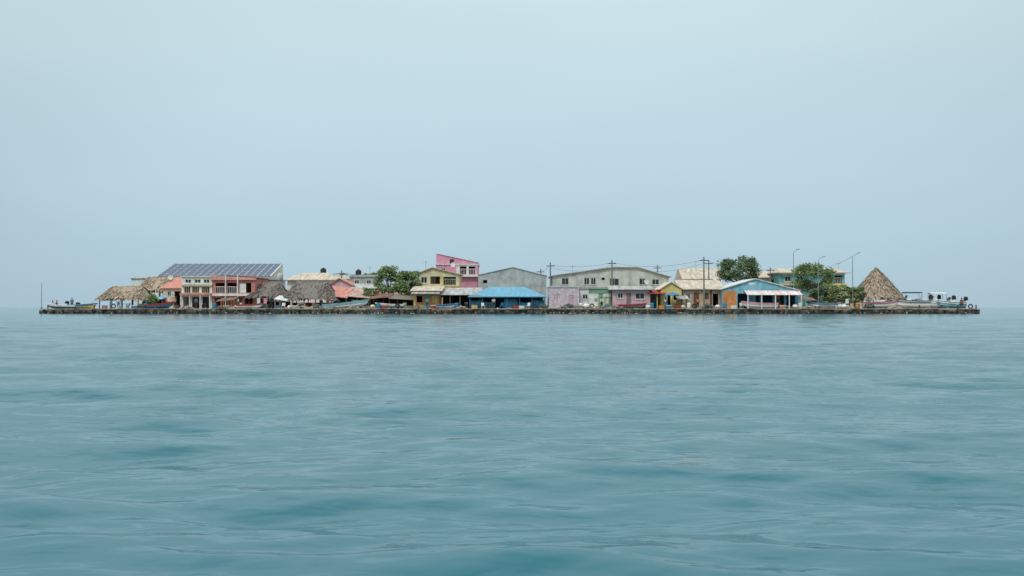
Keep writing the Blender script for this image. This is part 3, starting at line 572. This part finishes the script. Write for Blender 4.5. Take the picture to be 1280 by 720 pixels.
# ------------------------------------------------------------------ boats
def boat(name,label,pxc,Y,Lm,rz,hm,tm,z=G,beam=1.7,h=1.0,canopy=None,wind=False,engine=True,rake=.35,dm=None,tilt=0):
    r=thing(name,label,'boat',(PX(pxc,Y),Y,z+.02),rz); r.rotation_euler[1]=math.radians(-tilt)
    S=14; rows=[]
    for k in range(S+1):
        t=k/S; x=-Lm/2+Lm*t; b=beam/2*(.86+.14*math.sin(min(t*2.2,1.57)))*(1-max(0,(t-.45)/.55)**2.2)
        kz=.0+h*.55*max(0,(t-.7)/.3)**2; sz=h*(.72+.28*max(0,(t-.3)/.7)**1.6); xe=x+rake*Lm*.12*max(0,(t-.8)/.2)
        b=max(b,.03); rows.append((x,xe,b,kz,sz))
    vs=[];fs=[]
    for x,xe,b,kz,sz in rows:
        vs+=[(xe,-b,sz),(x*.99+xe*.01,-b*.82,kz+(sz-kz)*.4),(x,0,kz),(x*.99+xe*.01,b*.82,kz+(sz-kz)*.4),(xe,b,sz)]
    for k in range(S):
        for i in range(4): a=k*5+i; fs.append((a,a+5,a+6,a+1))
    fs.append((0,1,2,3,4))
    MB().add(vs,fs).build('hull',hm,r)
    dk=MB(); dv=[];df=[]
    for x,xe,b,kz,sz in rows: dv+=[(xe,-b*.93,kz+(sz-kz)*.62),(xe,b*.93,kz+(sz-kz)*.62)]
    for k in range(S): df.append((2*k,2*k+2,2*k+3,2*k+1))
    dk.add(dv,df).build('deck',dm or cream,r)
    gw=MB()
    for sgn in (-1,1):
        for (p,q) in zip(rows,rows[1:]): gw.tube((p[1],sgn*p[2],p[4]),(q[1],sgn*q[2],q[4]),.055,.055,6)
    gw.tube((rows[0][0],-rows[0][2],rows[0][4]),(rows[0][0],rows[0][2],rows[0][4]),.055,.055,6); gw.build('gunwale',tm,r)
    st=MB()
    for sgn in (-1,1):
        for (p,q) in zip(rows[:-1],rows[1:]):
            za=p[3]+(p[4]-p[3])*.78; zb2=q[3]+(q[4]-q[3])*.78; wa=p[2]*.96+.015; wb=q[2]*.96+.015; hh=.07
            st.add([(p[1],sgn*wa,za-hh),(q[1],sgn*wb,zb2-hh),(q[1],sgn*wb,zb2+hh),(p[1],sgn*wa,za+hh)],[(0,1,2,3)])
    st.build('side_stripe',tm,r)
    for t in (.3,.55):
        MB().box(-Lm/2+Lm*t-.14,-Lm/2+Lm*t+.14,-beam*.43,beam*.43,h*.52,h*.58).build('seat',tm,r)
    if engine:
        e=MB(); e.box(-Lm/2-.12,-Lm/2+.05,-.12,.12,h*.1,h*.9); e.box(-Lm/2-.18,-Lm/2-.06,-.05,.05,-.05,h*.15); eo=e.build('outboard_motor',metal,r)
        c=MB(); c.prism([(-Lm/2-.5,h*.95),(-Lm/2-.42,h*1.32),(-Lm/2-.05,h*1.38),(-Lm/2+.08,h*1.2),(-Lm/2+.05,h*.88)],-.2,.2); c.build('cowl',black,eo)
    if wind:
        a=-Lm/2+Lm*.6; MB().add([(a,-beam*.36,h*.82),(a,beam*.36,h*.82),(a-.35,beam*.33,h*1.3),(a-.35,-beam*.33,h*1.3)],[(0,1,2,3)]).build('windscreen',glass,r)
        MB().box(a-.9,a-.1,-beam*.3,beam*.3,h*.58,h*.98).build('console',wet,r)
    if canopy:
        zt=h+.85; co=MB(); n=5; xa=-Lm*.3; xb=Lm*.14
        for i in range(n):
            y0=-beam*.45+beam*.9*i/n; y1=-beam*.45+beam*.9*(i+1)/n; f=lambda y:zt+.14*(1-(y/(beam*.45))**2)
            co.slab([(xa,y0,f(y0)),(xb,y0,f(y0)),(xb,y1,f(y1)),(xa,y1,f(y1))],.06)
        cc=co.build('canopy',canopy,r)
        for xx in (xa+.1,xb-.1):
            for sy in (-1,1): MB().tube((xx,sy*beam*.43,h*.7),(xx,sy*beam*.43,zt),.03,.03,6).build('canopy_pole',metal,cc)
    return r
boat('motor_boat','white motor boat with dark canopy just right of the conical hut',1136,161.5,6.2,172,wet,navy,beam=2.2,h=1.6,canopy=navy,wind=True)
boat('motor_boat','white motor boat with pale canopy, rightmost but one of the moored boats',1168,162,5.6,176,wet,white,beam=2.1,h=1.5,canopy=white,wind=True)
boat('motor_boat','small open motor boat with blue hull at the far right end',1188,161.2,4.6,184,sky_blue,white,beam=1.8,h=1.35,wind=True)
boat('motor_boat','white motor boat beached under the conical thatch',1101,160.9,5.8,5,wet,red,beam=2.0,h=1.35,wind=True)
boat('motor_boat','pale blue stern of a boat squeezed between the two canopied boats',1153,163.9,4.6,165,sky_blue,white,beam=1.9,h=1.6,wind=True)
boat('skiff','pink and white skiff in front of the blue gabled house',950,159.9,5.4,178,wet,pink,beam=1.6,h=1.1)
boat('skiff','long white skiff with red and aqua trim and raised bow in front of the lean-tos',432,160.3,7,4,wet,turq,beam=1.7,h=1.15,tilt=4,dm=red)
boat('skiff','small white rowing boat with blue rim in front of the orange hut',557,159.7,3.0,8,wet,blue,beam=1.2,h=.75,engine=False)
boat('skiff','yellow nosed skiff left of the leftmost thatched hut',103,160.6,4.2,6,yellow,blue,z=.72,beam=1.4,h=.9)
boat('skiff','low blue skiff lying on the left pier',78,160.4,4.6,178,blue,white,z=.72,beam=1.3,h=.75)
boat('skiff','blue and red skiff pulled up between leftmost huts and white house',200,160.4,4.2,12,blue,red,beam=1.2,h=.95,tilt=3)
boat('skiff','white skiff with blue rim resting among bushes right of the blue gabled house',1028,160.6,4.6,170,wet,blue,beam=1.6,h=1.1)
boat('skiff','grey skiff with red rim beside the pink bungalow',790,159.8,4.2,3,metal,red,beam=1.4,h=.8,engine=False)
boat('skiff','turquoise skiff under the rusty and dark timber lean-tos',488,160.6,4.4,176,turq,white,beam=1.4,h=.85,engine=False)
boat('skiff','white and red skiff lying in front of the coral house right corner',312,159.7,4.0,4,wet,red,beam=1.2,h=.8,engine=False)
# ------------------------------------------------------------------ clutter
def barrel(px,Y,c,wh,s=1,z=G):
    r=thing('barrel',f'{c} plastic barrel {wh}','barrel',(PX(px,Y),Y,z)); MB().lathe([(.26*s,0),(.3*s,.1*s),(.29*s,.28*s),(.31*s,.32*s),(.29*s,.36*s),(.3*s,.6*s),(.31*s,.64*s),(.29*s,.8*s),(.24*s,.88*s)],n=14).build('body',cols[c],r,smooth=True)
    MB().lathe([(.2*s,.88*s),(.2*s,.92*s)],n=12).build('lid',black if c!='black' else white,r)
def crate(px,Y,c,wh,w=.8,h=.5,z=G,rz=0):
    r=thing('crate',f'{c} crate {wh}','crate',(PX(px,Y),Y,z),rz); d=w*.35; b=MB()
    for k in range(3):
        z0=.04+(h-.04)*k/3; z1=z0+(h-.04)/3-.03
        b.box(-w/2,w/2,-d,-d+.03,z0,z1); b.box(-w/2,w/2,d-.03,d,z0,z1); b.box(-w/2,-w/2+.03,-d+.03,d-.03,z0,z1); b.box(w/2-.03,w/2,-d+.03,d-.03,z0,z1)
    for sx in(-1,1):
        for sy in (-1,1): b.box(sx*(w/2-.06)-.03,sx*(w/2-.06)+.03,sy*(d-.06)-.03,sy*(d-.06)+.03,.04,h+.01)
    b.build('sides',cols[c],r); MB().box(-w/2,w/2,-d,d,0,.037).build('base',cols[c],r)
def tyre(px,Y,wh,z=G,stand=True):
    b=MB(); n=16; vs=[];fs=[]
    for i in range(n):
        a=2*math.pi*i/n
        for q,(dr,dy) in enumerate(((.0,-.1),(.1,-.12),(.14,0),(.1,.12),(0,.1),(-.05,0))):
            rr_=.26+dr; vs.append((rr_*math.cos(a),dy,rr_*math.sin(a)+.39) if stand else (rr_*math.cos(a),rr_*math.sin(a),dy+.12))
    for i in range(n):
        for q in range(6): fs.append((i*6+q,((i+1)%n)*6+q,((i+1)%n)*6+(q+1)%6,i*6+(q+1)%6))
    o=b.add(vs,fs).build('tyre',black,smooth=True); tag(o,f'black rubber tyre {wh}','tyre',loc=(PX(px,Y),Y,z))
def chair(px,Y,c,wh,rz=0):
    r=thing('plastic_chair',f'{c} plastic chair {wh}','chair',(PX(px,Y),Y,G),rz); m=cols[c]
    MB().box(-.24,.24,-.24,.22,.42,.46).build('seat',m,r); MB().slab([(-.24,.22,.45),(.24,.22,.45),(.22,.34,.9),(-.22,.34,.9)],.04).build('backrest',m,r)
    for x in(-.2,.2):
        for y in(-.2,.2): MB().tube((x*1.1,y*1.1,0),(x,y,.42),.025,.03,6).build('leg',m,r)
def table(px,Y,c,wh,w=1.2):
    r=thing('table',f'{c} table {wh}','table',(PX(px,Y),Y,G)); m=cols[c]
    MB().box(-w/2,w/2,-.4,.4,.7,.76).build('tabletop',m,r)
    for x in(-w/2+.08,w/2-.08):
        for y in(-.32,.32): MB().box(x-.035,x+.035,y-.035,y+.035,0,.7).build('leg',m,r)
def bucket(px,Y,c,wh,z=G):
    r=thing('bucket',f'{c} bucket {wh}','bucket',(PX(px,Y),Y,z)); MB().lathe([(.14,0),(.19,.34),(.2,.36),(.17,.36),(.13,.04)],n=12,caps=True).build('body',cols[c],r)
    MB().path([(-.18,0,.35),(-.1,-.12,.45),(.1,-.12,.45),(.18,0,.35)],.012,4).build('handle',metal,r)
def sack(px,Y,c,wh,s=1):
    o=MB().blob((0,0,.25*s),.4*s,.28*s,.14,10,6).build('sack',cols[c],smooth=True); tag(o,f'{c} filled sack {wh}','sack',loc=(PX(px,Y),Y,G))
def nets(px,Y,wh,w=1.2):
    b=MB()
    b.blob((0,0,.25),w*.6,.45,.25,14,8); o=b.build('net_heap',netm); tag(o,f'heap of grey green fishing net {wh}','fishing net',loc=(PX(px,Y),Y,G))
def cooler(px,Y,c,wh):
    r=thing('cool_box',f'{c} cool box {wh}','cool box',(PX(px,Y),Y,G)); MB().prism([(-.42,0),(.42,0),(.46,.42),(-.46,.42)],-.28,.28).build('body',cols[c],r); MB().box(-.48,.48,-.3,.3,.425,.52).build('lid',white if c!='white' else blue,r)
def tank(px,pyb,Y,c,wh):
    zb=PZ(pyb,Y); r=thing('water_tank',f'{c} water tank {wh}','water tank',(PX(px,Y),Y,zb)); MB().lathe([(.5,0),(.55,.1),(.55,.9),(.4,1.1),(.2,1.18)],n=16).build('body',cols[c],r,smooth=True); MB().lathe([(.2,1.18),(.2,1.25)]).build('lid',cols[c],r)
def aerial(px,pyb,Y,hh,wh):
    zb=PZ(pyb,Y); r=thing('tv_aerial',f'thin television aerial {wh}','aerial',(PX(px,Y),Y,zb),R.uniform(-30,30)); MB().tube((0,0,0),(0,0,hh),.035,.03,6).build('mast',metal,r)
    b=MB(); b.tube((-.5,0,hh-.1),(.5,0,hh-.1),.022,.022,5)
    for i in range(5): x=-.45+.22*i; b.tube((x,-.3,hh-.1),(x,.3,hh-.1),.018,.018,5)
    b.build('antenna',metal,r)
def dish(px,pyb,Y,wh):
    zb=PZ(pyb,Y); r=thing('satellite_dish',f'pale satellite dish {wh}','satellite dish',(PX(px,Y),Y,zb),15); MB().tube((0,0,0),(0,0,.6),.04,.04).build('mast',metal,r)
    d=MB(); vs=[];fs=[]; n=14
    for k in range(4):
        q=k/3*.45
        for i in range(n): a=6.283*i/n; vs.append((q*math.cos(a),-.12-.5*q*q+ .1,.75+q*math.sin(a)*.95))
    for k in range(3):
        for i in range(n): fs.append((k*n+i,k*n+(i+1)%n,(k+1)*n+(i+1)%n,(k+1)*n+i))
    d.add(vs,fs).build('reflector',white,r)
def planks(px,Y,wh,L_=2.4,m=None,rz=0):
    b=MB()
    for k in range(5):
        for i in range(4-k//2): b.box(-L_/2+R.uniform(-.15,.15),L_/2+R.uniform(-.15,.15),-.4+i*.2,-.4+i*.2+.17,k*.09,k*.09+.075)
    o=b.build('plank_stack',m or greyw); tag(o,f'stack of weathered planks {wh}','planks',loc=(PX(px,Y),Y,G),rz=rz)
def laundry(px0,px1,Y,py,cl,wh):
    xa,xb=PX(px0,Y),PX(px1,Y); z=PZ(py,Y); r=thing('washing_line',f'washing line {wh}','washing line',((xa+xb)/2,Y,G)); h=z-G; w=(xb-xa)/2
    for sx in(-1,1): MB().tube((sx*w,0,0),(sx*w,0,h+.1),.05,.04).build('post',greyw,r)
    MB().path([(-w,0,h),(0,0,h-.12),(w,0,h)],.015,4).build('line',white,r)
    for i,c in enumerate(cl):
        x=-w+.4+(2*w-.8)*i/max(1,len(cl)-1); g=MB(); hh=R.uniform(.5,.9)
        for q in range(4): g.slab([(x-.25+q*.125,.02*(q%2),h-.12-hh),(x-.125+q*.125,.02*((q+1)%2),h-.12-hh),(x-.125+q*.125,.02*((q+1)%2)+.01,h-.1),(x-.25+q*.125,.02*(q%2)+.01,h-.1)],.004)
        g.build('hanging_cloth',cols[c],r)
def parasol(px,Y,c,wh,h=2.5,w=1.4):
    r=thing('parasol',f'{c} parasol {wh}','parasol',(PX(px,Y),Y,G)); MB().tube((0,0,0),(0,0,h),.03,.03).build('pole',metal,r)
    MB().lathe([(w,h-.45),(w*.6,h-.2),(.05,h+.05)],n=8,caps=False).build('canopy',cols[c],r); MB().lathe([(.25,0),(.25,.1)]).build('base',cement,r)
for a in [(116,160.8,'yellow','beside the leftmost thatched hut'),(182,160.0,'blue','left of the blue and red skiff'),(268,160.2,'blue','at the left corner of the coral house'),(300,160.9,'white','by the coral house door'),(326,160.2,'blue','under the left edge of the dark thatch beside coral house'),(392,160.5,'red','under the widest dark thatch'),(473,159.6,'blue','by the rusty lean-to'),(506,160.3,'green','under the dark timber lean-to'),(571,160,'blue','below the grey corrugated shed'),(583,160.2,'black','left of the blue roofed shelter'),(726,160.4,'white','in front of the white green house'),(815,160,'blue','by the red awning kiosk'),(861,159.9,'white','in front of the tan house window'),(906,159.8,'blue','against the orange wall'),(1000,159.8,'white','right of the blue gabled house'),(1053,160.2,'blue','before the yellow green bush'),(1072,160,'orange','left of the conical hut posts')]: barrel(*a)
for a in [(131,160.5,'red','under the leftmost thatched hut'),(222,160,'brown','before the white house'),(283,159.9,'yellow','below the coral house shutter'),(347,160,'blue','under the small white tarp shelter'),(369,160.2,'white','at the front of the widest dark thatch'),(481,159.6,'red','between the two dark lean-tos'),(527,159.8,'green','against the orange hut'),(593,160,'yellow','at the left post of the blue shelter'),(645,159.7,'red','in front of the blue shelter middle'),(703,159.9,'brown','below the mauve house'),(757,160.1,'blue','before the green panel'),(827,159.9,'orange','by the kiosk yellow post'),(847,159.7,'red','before the yellow shop'),(889,160,'brown','before the brown panel of the tan house'),(917,159.6,'white','below the orange wall'),(985,159.8,'blue','at the right end of the blue gabled house'),(1042,159.5,'white','before the green bush')]: crate(*a,rz=R.uniform(-25,25))
for a in [(142,160,'under the leftmost hut'),(255,159.8,'before the white house'),(338,159.8,'below the dark thatch right of the coral house'),(497,159.6,'leaning by the dark timber lean-to'),(612,159.6,'before the blue shelter, left of its middle'),(668,159.6,'before the right end of the blue shelter'),(740,159.7,'before the white green house'),(868,159.7,'by the door of the tan house'),(1060,159.7,'left of the last street lamp'),(1213,159.6,'on the far right breakwater')]: tyre(*a,z=G if a[0]<1200 else .73,stand=True)
for a in [(150,161,'white','under the leftmost hut',30),(160,161.2,'blue','under the leftmost hut',-40),(354,160.2,'white','at the left edge of the widest dark thatch',0),(384,160.8,'red','under the widest dark thatch',120),(604,160.2,'white','at the left under the blue roof',20),(627,160.2,'blue','under the blue roof',200),(660,160.3,'white','at the right under the blue roof',-30),(927,160.4,'white','at the left of the blue house porch',10),(975,161.0,'red','at the right of the blue house porch',-20),(936,161.4,'green','inside the blue house porch',90)]: chair(*a)
for a in [(155,162.5,'brown','under the leftmost thatched hut'),(377,162,'white','under the widest dark thatched hut'),(636,162,'blue','under the blue hipped roof'),(561,161.8,'brown','under the grey corrugated roof'),(962,161.6,'white','on the blue house porch'),(1078,159.6,'orange','beside the conical thatched hut')]: table(*a)
for a in [(232,159.8,'red','by the white house post'),(290,159.7,'blue','before the coral house'),(401,159.7,'white','under the right edge of the widest thatch'),(535,159.6,'blue','at the orange hut door'),(690,159.7,'white','at the mauve house left corner'),(765,159.7,'green','before the pink bungalow'),(878,159.7,'yellow','below the tan house shutter'),(1006,159.6,'red','in front of the low brown sheet shelter')]: bucket(*a)
for a in [(296,159.7,'cream','before the coral house lower wall'),(362,159.8,'white','under the widest thatch, left side',.9),(466,159.5,'cream','at the left post of the rusty lean-to',1.1),(733,160,'white','before the white green house window',1.5),(744,160.4,'cream','next to the largest white sack',1.2),(810,159.9,'white','before the bungalow right window'),(854,159.7,'cream','between yellow shop and tan house'),(897,159.7,'white','at the right end of the tan house',1.1),(994,159.6,'white','at the right corner of the blue house',1.2),(1050,160.1,'cream','just right of the skiff among the bushes',1.3),(1055,159.4,'white','in front of the bushes',1.2)]: sack(*a)
for a in [(170,160.6,'blue','at the right under the leftmost hut'),(543,159.5,'red','by the orange hut right corner'),(652,160,'white','under the blue shelter'),(836,159.8,'blue','before the yellow shop'),(978,159.4,'orange','on the blue house porch edge')]: cooler(*a)
for a in [(276,161.6,'before the coral house'),(462,160.2,'right of the long white skiff'),(514,159.9,'left of the orange hut'),(776,161,'before the pink bungalow'),(719,160.2,'at the mauve house door'),(1033,159.4,'in front of the skiff among the bushes')]: planks(*a,rz=R.uniform(-12,12))
for a in [(177,159.7,'right of the leftmost hut'),(331,160.4,'under the dark thatch beside the coral house'),(396,159.8,'before the widest dark thatch'),(592,160.9,'at the left under the blue roof'),(679,160.6,'at the right end of the blue shelter'),(711,159.8,'before the mauve house door'),(803,160.9,'behind the grey red skiff'),(884,159.5,'between the shutter and doorway of the tan house'),(1087,159.5,'under the left eave of the conical hut')]: nets(*a)
tank(350,350,178,'grey','on the roof right of the solar hall'); tank(404,343,192,'black','behind the hip roofed house'); tank(448,345,192,'black','on the grey flat roofed house'); tank(585,331,192,'grey','on the tall pink house')
aerial(241,345,170,1.5,'on the white two storey house'); aerial(300,344,170,1.3,'on the coral house roof'); aerial(462,345,193,1.8,'on the grey flat roofed house'); aerial(532,338,180,1.6,'on the yellow house gable'); aerial(716,342,176,1.4,'on the left of the big grey roof'); aerial(870,339,190,1.8,'on the small beige gable roof'); aerial(1048,339,184,1.5,'on the turquoise house roof')
dish(420,350,177,'by the brick red roof'); dish(566,336,181,'on the yellow house roof'); dish(808,357.5,163,'on the pink bungalow roof'); dish(893,353,168,'on the tan house roof'); dish(213,352,173,'on the salmon roof')
laundry(204,220,162,371,['red','white','yellow','pink'],'with four cloths before the salmon roofed house')
laundry(320,343,161.5,372,['white','pink','navy'],'with three cloths under the dark thatch beside the coral house')
laundry(440,458,161.6,375,['turquoise','white','red'],'with three cloths before the faded pink lean-to')
laundry(735,762,161.4,372,['white','green','white','cream'],'with four cloths before the white green house')
laundry(1046,1062,161,373,['orange','white'],'with two cloths in front of the bushes')
parasol(841,160.0,'blue','before the yellow shop')
# ------------------------------------------------------------------ people
def skinmesh(name,joints,edges,m,parent,root=0):
    bm=bmesh.new(); sl=bm.verts.layers.skin.verify(); vs=[]
    for i,(co,r) in enumerate(joints):
        v=bm.verts.new(co); v[sl].radius=(r,r) if not isinstance(r,tuple) else r; v[sl].use_root=(i==root); vs.append(v)
    for a,b in edges: bm.edges.new((vs[a],vs[b]))
    me=bpy.data.meshes.new(name); bm.to_mesh(me); bm.free(); me.materials.append(m); o=bpy.data.objects.new(name,me); C.objects.link(o); o.parent=parent
    o.modifiers.new('Skin','SKIN').use_smooth_shade=True; o.modifiers.new('Sub','SUBSURF').levels=1; o.modifiers['Sub'].render_levels=1; return o
def person(px,Y,pose,top,bot,label,rz=0,z=G,s=1):
    r=thing('person',label,'person',(PX(px,Y),Y,z),rz); r.scale=(s,s,s)
    hp=.93
    if pose=='sit':
        hp=.5; legs=[((.1,-.05,.48),.085),((.12,-.45,.5),.06),((.12,-.45,.1),.042),((.12,-.6,.05),.04)]
    elif pose=='walk': legs=None
    else: legs=[((.1,0,hp-.06),.085),((.11,-.03,.5),.06),((.11,0,.09),.042),((.12,-.15,.045),.038)]
    def leg(sg):
        if pose=='walk':
            d=.22*sg; return [((sg*.09,0,hp-.06),.085),((sg*.1,-d*.8-.05,.5),.06),((sg*.1,-d*1.2+.05,.1),.042),((sg*.1,-d*1.2-.1,.045),.038)]
        return [((sg*c[0],c[1],c[2]),q) for c,q in legs]
    def arm(sg):
        y=-.12 if pose!='walk' else .18*sg
        return [((sg*.19,0,hp+.47),.055),((sg*.25,y*.2,hp+.2),.042),((sg*.24,y*1.4-.05,hp-.02),.03),((sg*.235,y*1.6-.08,hp-.11),.034)]
    j=[((0,0,hp),(.14,.1)),((0,0,hp+.25),(.13,.09)),((0,0,hp+.45),(.16,.1)),((0,0,hp+.57),.055),((0,-.015,hp+.66),.085),((0,-.01,hp+.77),.075)]
    e=[(0,1),(1,2),(2,3),(3,4),(4,5)]
    for sg in(-1,1):
        b=len(j); j+=arm(sg); e+=[(2,b),(b,b+1),(b+1,b+2),(b+2,b+3)]
        b=len(j); j+=leg(sg); e+=[(0,b),(b,b+1),(b+1,b+2),(b+2,b+3)]
    skinmesh('body',j,e,skin,r)
    t=[((0,0,hp),(.155,.115)),((0,0,hp+.25),(.15,.11)),((0,0,hp+.46),(.175,.115)),((0,0,hp+.53),.08)]; te=[(0,1),(1,2),(2,3)]
    for sg in(-1,1):
        a=arm(sg); b=len(t); t+=[(a[0][0],.07),(tuple(Vector(a[0][0]).lerp(Vector(a[1][0]),.8)),.062)]; te+=[(2,b),(b,b+1)]
    skinmesh('shirt',t,te,cols[top],r)
    t=[((0,0,hp+.04),(.16,.12))]; te=[]
    for sg in(-1,1):
        a=leg(sg); b=len(t); t+=[(a[0][0],.1),(tuple(Vector(a[0][0]).lerp(Vector(a[1][0]),.85)),.085)]; te+=[(0,b),(b,b+1)]
    skinmesh('shorts',t,te,cols[bot],r)
    MB().blob((0,.02,hp+.79),.098,.09,.03,10,6).build('hair',hairm,r,smooth=True)
    return r
person(66,160.6,'sit','white','navy','person in white shirt sitting near the left tip of the pier',20,z=.74)
person(71,160.8,'sit','red','navy','person in red shirt sitting beside the one in white on the pier',-30,z=.74)
person(90,161.5,'stand','blue','brown','person in blue shirt standing on the left pier',10,z=.72)
person(148,161,'stand','white','blue','person in white shirt standing under the leftmost thatched hut',0)
person(219,160.5,'walk','yellow','navy','person in yellow shirt walking before the salmon roofed house',70)
person(245,160.6,'stand','blue','navy','person in blue shirt before the white two storey house',0)
person(298,160.4,'walk','white','brown','person in white shirt walking before the coral house',-80)
person(410,162,'stand','red','navy','person in red shirt standing behind the raised skiff',10)
person(534,160.3,'stand','green','navy','person in green shirt at the turquoise door of the orange hut',0)
person(617,160.4,'stand','white','navy','person in white shirt standing under the blue shelter',0)
person(752,160.4,'walk','pink','navy','person in pink shirt walking before the white green house',80)
person(832,160.2,'stand','white','blue','person in white shirt at the red awning kiosk',0)
person(872,160.4,'stand','orange','navy','person in orange shirt at the tan house door',0)
person(943,161.6,'stand','yellow','navy','person in yellow shirt on the blue house porch',0)
person(1086,162.8,'stand','blue','cream','person in blue shirt under the conical thatched hut',0)
person(1202,160.2,'stand','red','navy','person in red shirt standing on the right breakwater',0,z=.72)
for i,(p,wh) in enumerate(((60,'near the left tip of the pier'),(118,'at the root of the left pier'),(1149,'between the two canopied motor boats'),(1177,'left of the small blue boat'),(1197,'beside the person on the right breakwater'),(1220,'at the far right tip of the breakwater'))):
    r=thing('mooring_post',f'short timber mooring post {wh}','post',(PX(p,159.4),159.4,.74)); MB().tube((0,0,0),(0,0,.7),.1,.09).build('shaft',darkw,r); MB().lathe([(.11,.66),(.12,.7),(.02,.76)]).build('cap',white,r)
# ------------------------------------------------------------------ groups for repeated kinds
from collections import defaultdict
kinds=defaultdict(list)
for o in C.objects:
    if o.parent is None and 'label' in o and 'kind' not in o: kinds[o.name.split('.')[0]].append(o)
gp={'bush':'bushes growing between the buildings','thatched_hut':'thatched huts on the island','skiff':'open skiffs pulled up along the sea wall','motor_boat':'motor boats at the right end','person':'people along the waterfront','utility_pole':'utility poles between the houses','street_lamp':'street lamps at the right end','overhead_wire':'overhead wires between poles','lean_to':'lean-tos left of the orange hut','green_tree':'green trees among the houses','cool_box':'cool boxes on the waterfront','satellite_dish':'satellite dishes on the roofs','tarp_shelter':'small low shelters along the waterfront'}
for k,l in kinds.items():
    if len(l)>1:
        for o in l: o['group']=gp.get(k,k.replace('_',' ')+'s around the village')
